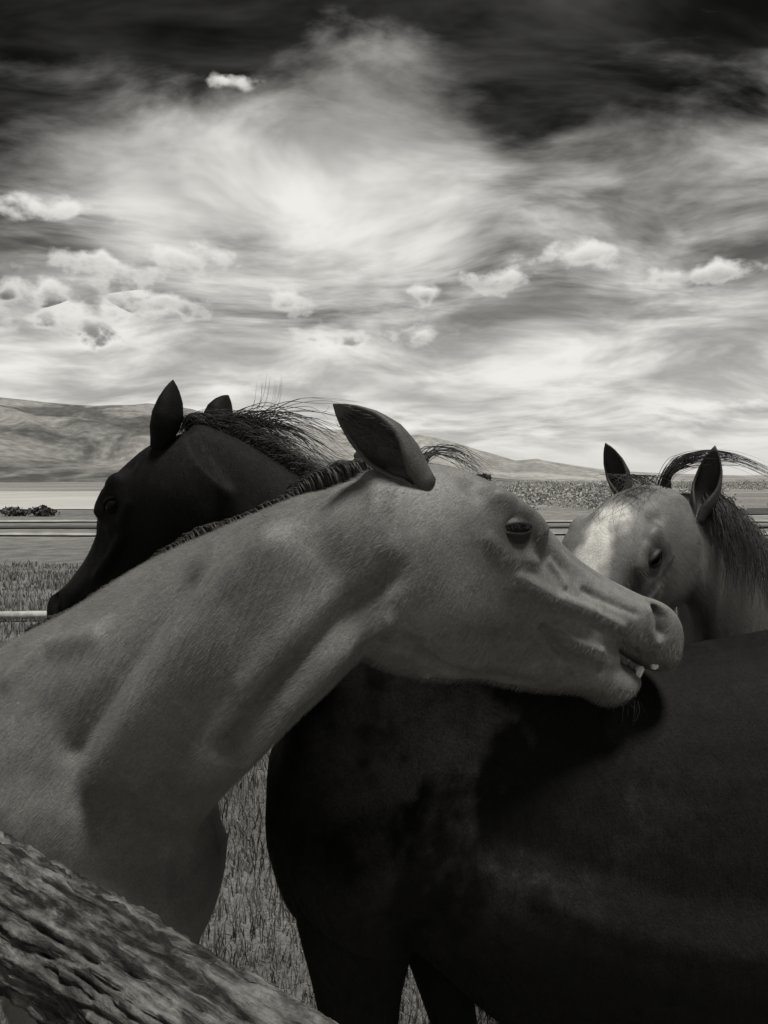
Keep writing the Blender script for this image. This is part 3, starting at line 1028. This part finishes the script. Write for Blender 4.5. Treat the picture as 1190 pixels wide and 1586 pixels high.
for i in range(16):
    p = U(345 + rng.random() * 40, 655 + rng.random() * 10, 1.66)
    a = rng.random()
    LB.append(([p, p + np.array([.03, 0, .015]), p + np.array([.055 + .02 * a, 0, .045]), p + np.array([.06 + .03 * a, 0, .09 + .02 * a])], .0006))
strands('mane', LB, .001, M_HAIR_D, horseB[0], 4)
LB = []
for i in range(160):
    p = U(285 + rng.random() * 60, 660 + rng.random() * 8, 1.66) + jit(.015)
    p[2] -= .012
    L = rng.uniform(.5, 1.1)
    LB.append(([p, p + np.array([.02, 0, .03]) * L + jit(.004), p + np.array([.07, 0, .035]) * L + jit(.01), p + np.array([.12, 0, .015]) * L + jit(.015)], rng.uniform(.0006, .0012)))
strands('forelock', LB, .001, M_HAIR_D, horseB[0], 4)

# pale horse: forelock thrown up in a loop past the near ear, mane down the neck
toC = horseC[2]
LC = []
for i in range(150):
    d = 2.03 + rng.normal() * .012
    j = rng.normal() * 5
    e = rng.random() ** 2
    P_ = [U(1030 + j, 768, d), U(1032 + j * .8, 738 + 6 * e, d), U(1055 + j, 710 + 18 * e + j * .3, d), U(1095 + j, 697 + 26 * e, d - .02), U(1140 + 8 * e, 704 + 20 * e + j * .5, d - .03), U(1190 + 10 * e, 726 + 16 * e + j, d - .03)]
    n = rng.integers(4, 7)
    LC.append((P_[:n], rng.uniform(.0006, .0012)))
for i in range(45):
    x = 1028 + rng.normal() * 16
    L = rng.random() ** 1.5
    q0 = toC((.015 + .02 * rng.random(), rng.normal() * .018, -.012))
    q1 = toC((.05, rng.normal() * .025, .034))
    q2 = toC((.07 + .08 * L, rng.normal() * .04 + .01, .036 + .01 * rng.random()))
    q3 = toC((.10 + .16 * L, rng.normal() * .05 + .02, .030 + .012 * rng.random()))
    LC.append(([q0, q1, q2, q3], rng.uniform(.0006, .001)))
strands('forelock', LC, .001, M_HAIR_D, horseC[0], 5)
crestC = catmull([U(1080, 772, 2.07), U(1115, 785, 2.10), U(1185, 850, 2.2), U(1275, 915, 2.28), U(1330, 950, 2.32)], 6)
LC = []
for i in range(700):
    u = rng.random()
    p = poly_at(crestC, u) + jit(.012)
    L = rng.uniform(.6, 1.2)
    LC.append(([p, p + np.array([.0, -.03, .02]) + jit(.005), p + np.array([.01, -.085, -.03]) * L + jit(.01), p + np.array([.02, -.12, -.12]) * L + jit(.02), p + np.array([.03, -.125, -.2]) * L + jit(.03)], rng.uniform(.0007, .0014)))
strands('mane', LC, .001, M_HAIR_D, horseC[0], 3)

# tails (out of the frame on the tan and black horses, still part of them)
for hr, mat_, n in ((horseA, M_HAIR_M, 500), (horseB, M_HAIR_D, 500), (horseC, M_HAIR_D, 400)):
    P = hr[4]
    LT = []
    for i in range(n):
        a = jit(.02); b = jit(.05)
        LT.append(([P(1.56, 0, 1.20) + a * .5, P(1.66, 0, 1.12) + a, P(1.70, 0, .85) + b, P(1.68, 0, .40 + .15 * rng.random()) + b * 1.2], .0016))
    strands('tail', LT, .0015, mat_, hr[0], 4)

EH = []
eb, et = U(662, 757, 1.115), U(516, 626, 1.09)
ea = (et - eb) / np.linalg.norm(et - eb); eo = np.array([-.45, -.85, -.25]); eo = eo - ea * (eo @ ea); eo /= np.linalg.norm(eo); es_ = np.cross(ea, eo)
for i in range(420):
    u = rng.uniform(.30, .88); v = rng.uniform(-1, 1)
    wd = .036 * np.interp(u, [.3, .5, .7, .88], [.85, 1, .8, .45])
    p = eb + (et - eb) * u + es_ * v * wd - eo * (.036 * (1 - v * v) * .75 * np.interp(u, [.3, .9], [1, .5]))
    L = rng.uniform(.006, .016)
    EH.append(([p, p + (ea * .6 + eo * .5) * L * .5 + jit(.001), p + (ea * .9 + eo * .45 - es_ * v * .4) * L + jit(.002)], .00035))
tag(strands('ear_hair', EH, .0004, M_HAIR_M, horseA[0], 3), kind='stuff')
ELA = []
for i in range(26):
    a = math.radians(rng.uniform(25, 165)); ct, st = math.cos(.40), math.sin(.40)
    x0 = .022 * math.cos(a); z0 = .0105 * .58 * math.sin(a) ** 1.7 + .001
    x = x0 * ct - z0 * st; z = x0 * st + z0 * ct
    y = horseA[6][-1] + math.sqrt(max(.0316 ** 2 - x * x - z * z, 0))
    p = np.array([.203 + x, -y, -.040 + z]); L = rng.uniform(.008, .014)
    ELA.append(([horseA[2](p), horseA[2](p + np.array([rng.normal() * .15, -.8, -.1]) * L * .5), horseA[2](p + np.array([rng.normal() * .3, -1.1, -.6]) * L)], .00028))
tag(strands('eyelashes', ELA, .0003, M_HAIR_D, horseA[0], 3), kind='stuff')
WH = []
for i in range(46):
    x = rng.uniform(.46, .555); y = -rng.uniform(.0, .045)
    low = rng.random() < .6
    p = horseA[3]((x, y, -.188)) if low else np.array([x, -.05, rng.uniform(-.13, -.09)])
    d = np.array([rng.normal() * .3 + .2, rng.normal() * .3 - .3, -1.0 if low else -.3]); d /= np.linalg.norm(d)
    L = rng.uniform(.018, .045)
    WH.append(([horseA[2](p), horseA[2](p + d * L * .5 + jit(.002)), horseA[2](p + d * L + jit(.005))], .00035))
tag(strands('whiskers', WH, .0004, M_HAIR_D, horseA[0], 3), kind='stuff')

# ------------------------------------------------------------------ teeth of the tan horse
toA, jrA = horseA[2], horseA[3]
def tooth(c_l, w, h, d, lower):
    bm = bmesh.new()
    bmesh.ops.create_cube(bm, size=1)
    for v in bm.verts:
        k = 1.0 if (v.co.z < 0) != lower else .8
        v.co = Vector((v.co.x * d * k, v.co.y * w * k, v.co.z * h))
    bmesh.ops.bevel(bm, geom=bm.edges[:], offset=.0028, segments=3, affect='EDGES')
    V = np.array([v.co[:] for v in bm.verts]) + np.array(c_l)
    bm.verts.index_update()
    F = [[v.index for v in f.verts] for f in bm.faces]
    bm.free()
    V = np.array([toA(jrA(p)) if lower else toA(p) for p in V])
    mesh_obj('tooth', V, F, M_TOOTH, horseA[0])
for k in range(6):
    y = (k - 2.5) * .0128
    x = .570 - abs(k - 2.5) ** 2 * .0020
    tooth((x - .010, y, -.128), .0138, .022, .011, False)
    tooth((x - .030, y * .9, -.146), .0130, .020, .011, True)

# ------------------------------------------------------------------ the rail in front
def bark_material():
    m, T, b = material('weathered_log')
    co = T.n('ShaderNodeTexCoord').outputs['Object']
    n1 = T.noise(T.mapping(co, (2.6, 13, 13)), 4.0, 7, 0.68, 0.6)
    n2 = T.noise(co, 45, 5, 0.7)
    n3 = T.noise(T.mapping(co, (10, 60, 60)), 3.0, 4, 0.6)
    v = T.mixf(T.maprange(n1, 0.38, 0.66), 0.012, 0.135)
    v = T.math('MULTIPLY', v, T.maprange(n2, 0.3, 0.7, 0.65, 1.35))
    v = T.math('MULTIPLY', v, T.maprange(n3, 0.3, 0.7, 0.8, 1.2))
    T.sock(b.inputs['Base Color'], T.tint(v))
    b.inputs['Roughness'].default_value = 0.85
    b.inputs['Specular IOR Level'].default_value = 0.2
    bp = T.n('ShaderNodeBump')
    bp.inputs['Strength'].default_value = 0.7
    bp.inputs['Distance'].default_value = 0.012
    T.sock(bp.inputs['Height'], T.math('ADD', n1, T.math('MULTIPLY', n2, 0.6)))
    T.sock(b.inputs['Normal'], bp.outputs[0])
    return m
M_BARK = bark_material()

def log_mesh(name, p0, p1, r0, r1, nl, nr_, amp, mat, seed, sag=0.0, parent=None):
    p0 = np.array(p0, float); p1 = np.array(p1, float)
    ax = p1 - p0; L = np.linalg.norm(ax); ax /= L
    side = np.cross(ax, [0, 0, 1]) if abs(ax[2]) < .9 else np.array([1.0, 0, 0]); side /= np.linalg.norm(side)
    up = np.cross(side, ax)
    th = np.linspace(0, 2 * np.pi, nr_, endpoint=False)
    q = np.linspace(0, 1, nl)
    Q, TH = np.meshgrid(q, th, indexing='ij')
    S = np.stack([Q * L, np.cos(TH), np.sin(TH)], -1).reshape(-1, 3)
    ridg = 1 - np.abs(fbm(S * np.array([9, 8, 8]), 5, .62, seed)) * 2.8
    lump = fbm(S * np.array([3, 1.2, 1.2]), 3, .5, seed + 3)
    plates = np.clip(fbm(S * np.array([12, 7, 7]), 3, .5, seed + 8) * 5, -1, 1)
    r = r0 + (r1 - r0) * Q.ravel() + amp * (ridg - .6) * .7 + amp * 1.1 * lump + amp * .35 * plates
    cen = p0 + np.outer(Q.ravel() * L, ax) + np.outer(np.sin(Q.ravel() * np.pi * 1.3) * sag, up)
    V = cen + (np.cos(TH).ravel() * r)[:, None] * up + (np.sin(TH).ravel() * r)[:, None] * side
    # local frame x along the log so the bark runs lengthwise
    rings = V.reshape(nl, nr_, 3)
    sp = Soup(); sp.rings(list(rings))
    Vv, F = sp.arrays()
    M = Matrix(((ax[0], side[0], up[0], p0[0]), (ax[1], side[1], up[1], p0[1]), (ax[2], side[2], up[2], p0[2]), (0, 0, 0, 1)))
    Mi = np.array(M.inverted())
    Vl = Vv @ Mi[:3, :3].T + Mi[:3, 3]
    o = mesh_obj(name, Vl, F, mat)
    o.matrix_world = M
    return o
cl = U(-10, 1312, .95) - np.array([0, 0, .080]); cr = U(450, 1590, .72) - np.array([0, 0, .066])
dl = (cr - cl)
rail = log_mesh('fence_rail', cl - dl * 1.55, cr + dl * 1.7, .067, .056, 700, 150, .011, M_BARK, 21, .010)
tag(rail, 'thick weathered bark covered log rail in the lower left corner', 'fence rail')
for k, f in ((0, -1.42), (1, 2.5)):
    p = cl + dl * f
    po = log_mesh('fence_post', (p[0], p[1], -.05), (p[0], p[1], p[2] - .055), .085, .075, 60, 40, .006, M_BARK, 40 + k)
    tag(po, ('bark covered post under the far end of the log rail', 'bark covered post under the near end of the log rail')[k], 'fence post')

# ------------------------------------------------------------------ grass
def grass_material(name, tone):
    m, T, b = material(name)
    co = T.n('ShaderNodeNewGeometry').outputs['Position']
    n = T.noise(co, 2.5, 4, 0.6); n2 = T.noise(co, 90, 2, 0.6)
    v = T.math('MULTIPLY', T.maprange(n, 0.3, 0.7, 0.6, 1.35), tone)
    v = T.math('MULTIPLY', v, T.maprange(n2, 0.3, 0.7, 0.7, 1.3))
    T.sock(b.inputs['Base Color'], T.tint(v))
    b.inputs['Roughness'].default_value = 0.7
    b.inputs['Specular IOR Level'].default_value = 0.2
    return m
M_GRASS = grass_material('grass_blades', 0.12)
def grass(n, y0, y1, hmin, hmax, wid):
    y = y0 * (y1 / y0) ** rng.random(n)
    x = (rng.random(n) * 2 - 1) * (y * .62 + 1.2)
    z = gz(x, y) - .01
    h = rng.uniform(hmin, hmax, n) * (1 + .6 * fbm(np.stack([x * .8, y * .8, x * 0], 1), 3, .5, 6))
    a = rng.random(n) * 6.283
    lean = rng.uniform(.1, .7, n) * h
    la = rng.random(n) * 6.283
    B = np.stack([x, y, z], 1)
    w = np.stack([np.cos(a), np.sin(a), a * 0], 1) * (wid * (.6 + .4 * y / y0))[:, None]
    ld = np.stack([np.cos(la), np.sin(la), la * 0], 1)
    M1 = B + ld * (lean * .3)[:, None] + np.stack([x * 0, x * 0, h * .6], 1)
    T = B + ld * lean[:, None] + np.stack([x * 0, x * 0, h], 1)
    V = np.stack([B - w, B + w, M1 + w * .7, M1 - w * .7, T], 1).reshape(-1, 3)
    i = np.arange(n) * 5
    me = bpy.data.meshes.new('grass')
    q = np.stack([i, i + 1, i + 2, i + 3], 1); t = np.stack([i + 3, i + 2, i + 4], 1)
    me.from_pydata(V.tolist(), [], q.tolist() + t.tolist())
    me.materials.append(M_GRASS)
    o = bpy.data.objects.new('grass', me); COL.objects.link(o)
    return o
gr = grass(110000, 1.6, 16, .05, .14, .0022)
tag(gr, 'short dry pasture grass on the ground below the horses', 'grass', kind='stuff')

# ------------------------------------------------------------------ valley: track, meadow strips, shrubs
def sheet(name, quad, z, mat):
    nx, ny = 60, 3
    q = [np.array(p, float) for p in quad]
    V = []; F = []
    for j in range(ny):
        for i in range(nx):
            u, v = i / (nx - 1), j / (ny - 1)
            p = (q[0] * (1 - u) + q[1] * u) * (1 - v) + (q[3] * (1 - u) + q[2] * u) * v
            e = fbm(np.array([[p[0] * .15, v * 3, 2.0]]), 2, .5, 4)[0] * (0 if 0 < v < 1 else .12) * abs(q[3][1] - q[0][1]) * .5
            V.append((p[0], p[1] + e, z + float(gz(p[0], p[1] + e))))
    for j in range(ny - 1):
        for i in range(nx - 1):
            F.append((j * nx + i, j * nx + i + 1, (j + 1) * nx + i + 1, (j + 1) * nx + i))
    return tag(mesh_obj(name, V, F, mat), kind='structure')
M_TRACK = simple_material('pale_track', 0.27, .95, .45, .9, .1)
M_HAY = simple_material('pale_meadow', 0.34, .95, .18, .05, .1)
M_DARKF = simple_material('dark_field', 0.055, .95, .3, .3, .1)
sheet('dirt_track', [(-60, 23.4), (60, 25.2), (60, 26.0), (-60, 24.6)], .05, M_TRACK)
sheet('dirt_track', [(-80, 31.5), (80, 32.5), (80, 33.8), (-80, 33.2)], .05, M_TRACK)
sheet('ditch', [(-80, 27.6), (80, 28.4), (80, 29.4), (-80, 29.0)], .05, M_DARKF)
sheet('meadow', [(-190, 42), (-6, 46), (-12, 128), (-190, 118)], .05, M_HAY)
sheet('dark_field', [(17, 40), (90, 40), (90, 49), (20, 48)], .05, M_DARKF)

M_SHRUB = grass_material('shrub_leaves', 0.30)
M_SHRUB_D = grass_material('dark_shrub_leaves', 0.06)
def clump_geo(c, rx, rz, n, leaf):
    d = rng.normal(size=(n, 3)); d /= np.linalg.norm(d, axis=1)[:, None]
    r = rng.random(n) ** .45
    lob = 1 + .35 * vnoise(d * 2.2 + np.array(c) * .37, 3)
    P = np.array(c) + d * (r * lob)[:, None] * np.array([rx, rx, rz])
    P[:, 2] = np.maximum(P[:, 2], c[2] - rz * .9)
    a = rng.normal(size=(n, 3)); a /= np.linalg.norm(a, axis=1)[:, None]
    b = np.cross(a, rng.normal(size=(n, 3))); b /= np.linalg.norm(b, axis=1)[:, None]
    s_ = leaf * rng.uniform(.6, 1.4, n)[:, None]
    return np.stack([P - a * s_, P + b * s_ * .6, P + a * s_, P - b * s_ * .6], 1).reshape(-1, 3)
def leaves(name, chunks, mat, parent=None):
    V = np.concatenate(chunks)
    i = np.arange(len(V) // 4) * 4
    return mesh_obj(name, V, np.stack([i, i + 1, i + 2, i + 3], 1).tolist(), mat, parent, smooth=False)
ch = []
for i in range(1500):
    y = 44 * (700 / 44) ** rng.random()
    x = y * math.tan(az(rng.uniform(430, 1900)))
    if y < 110 and rng.random() < .35: continue
    s_ = rng.uniform(.5, 1.25) * (1 + y / 500)
    if vnoise(np.array([[x / (9 + y * .1), y / (20 + y * .25), 0]]), 2)[0] < -.25: continue
    ch.append(clump_geo((x, y, s_ * .5), s_ * 1.25, s_ * .7, 150, s_ * .09))
tag(leaves('shrubs', ch, M_SHRUB), 'pale scrub of low bushes filling the valley floor', 'scrub', kind='stuff')
# dark belt of conifers at the foot of the far range
ch = []
for i in range(900):
    y = rng.uniform(1000, 1150)
    x = y * math.tan(az(rng.uniform(415, 760)))
    hgt = rng.uniform(6, 13)
    for k in range(4):
        ch.append(clump_geo((x, y, hgt * (.2 + .2 * k)), hgt * (.22 - .045 * k), hgt * .16, 8, hgt * .12))
tag(leaves('wood', ch, M_SHRUB_D), 'thin dark belt of conifers below the far range', 'trees', kind='stuff')
# two dark bushes and the low hedge beyond the track on the left
for (px, w_, h_, lb) in ((20, .8, .45, 'dark round bush nearest the left edge beyond the pale track'), (62, .9, .5, 'dark round bush between the left edge bush and the black horse')):
    y = 38.0; x = (px - 595) / 1190 * y
    root = empty('bush', (x, y, 0)); tag(root, lb, 'bush', 'dark bushes beyond the track')
    leaves('foliage', [clump_geo((x, y, h_ * .55), w_ * .7, h_ * .55, 240, .10), clump_geo((x + w_ * .5, y, h_ * .4), w_ * .5, h_ * .4, 120, .09)], M_SHRUB_D, root)
    strands('stem', [([(x, y, -.05), (x + .03, y, .2), (x + .05, y, .4)], .03), ([(x, y, 0), (x - .1, y, .2), (x - .2, y, .45)], .02)], .02, M_BARK, root)
# pale pole lying in the grass behind the horses
pole = log_mesh('pole', (-9, 9.35, .06), (-2.2, 9.75, .06), .06, .05, 120, 24, .004, simple_material('bleached_wood', .32, .8, .25, 12, .2, .3), 77)
tag(pole, 'bleached pole lying in the grass behind the tan withers', 'pole')
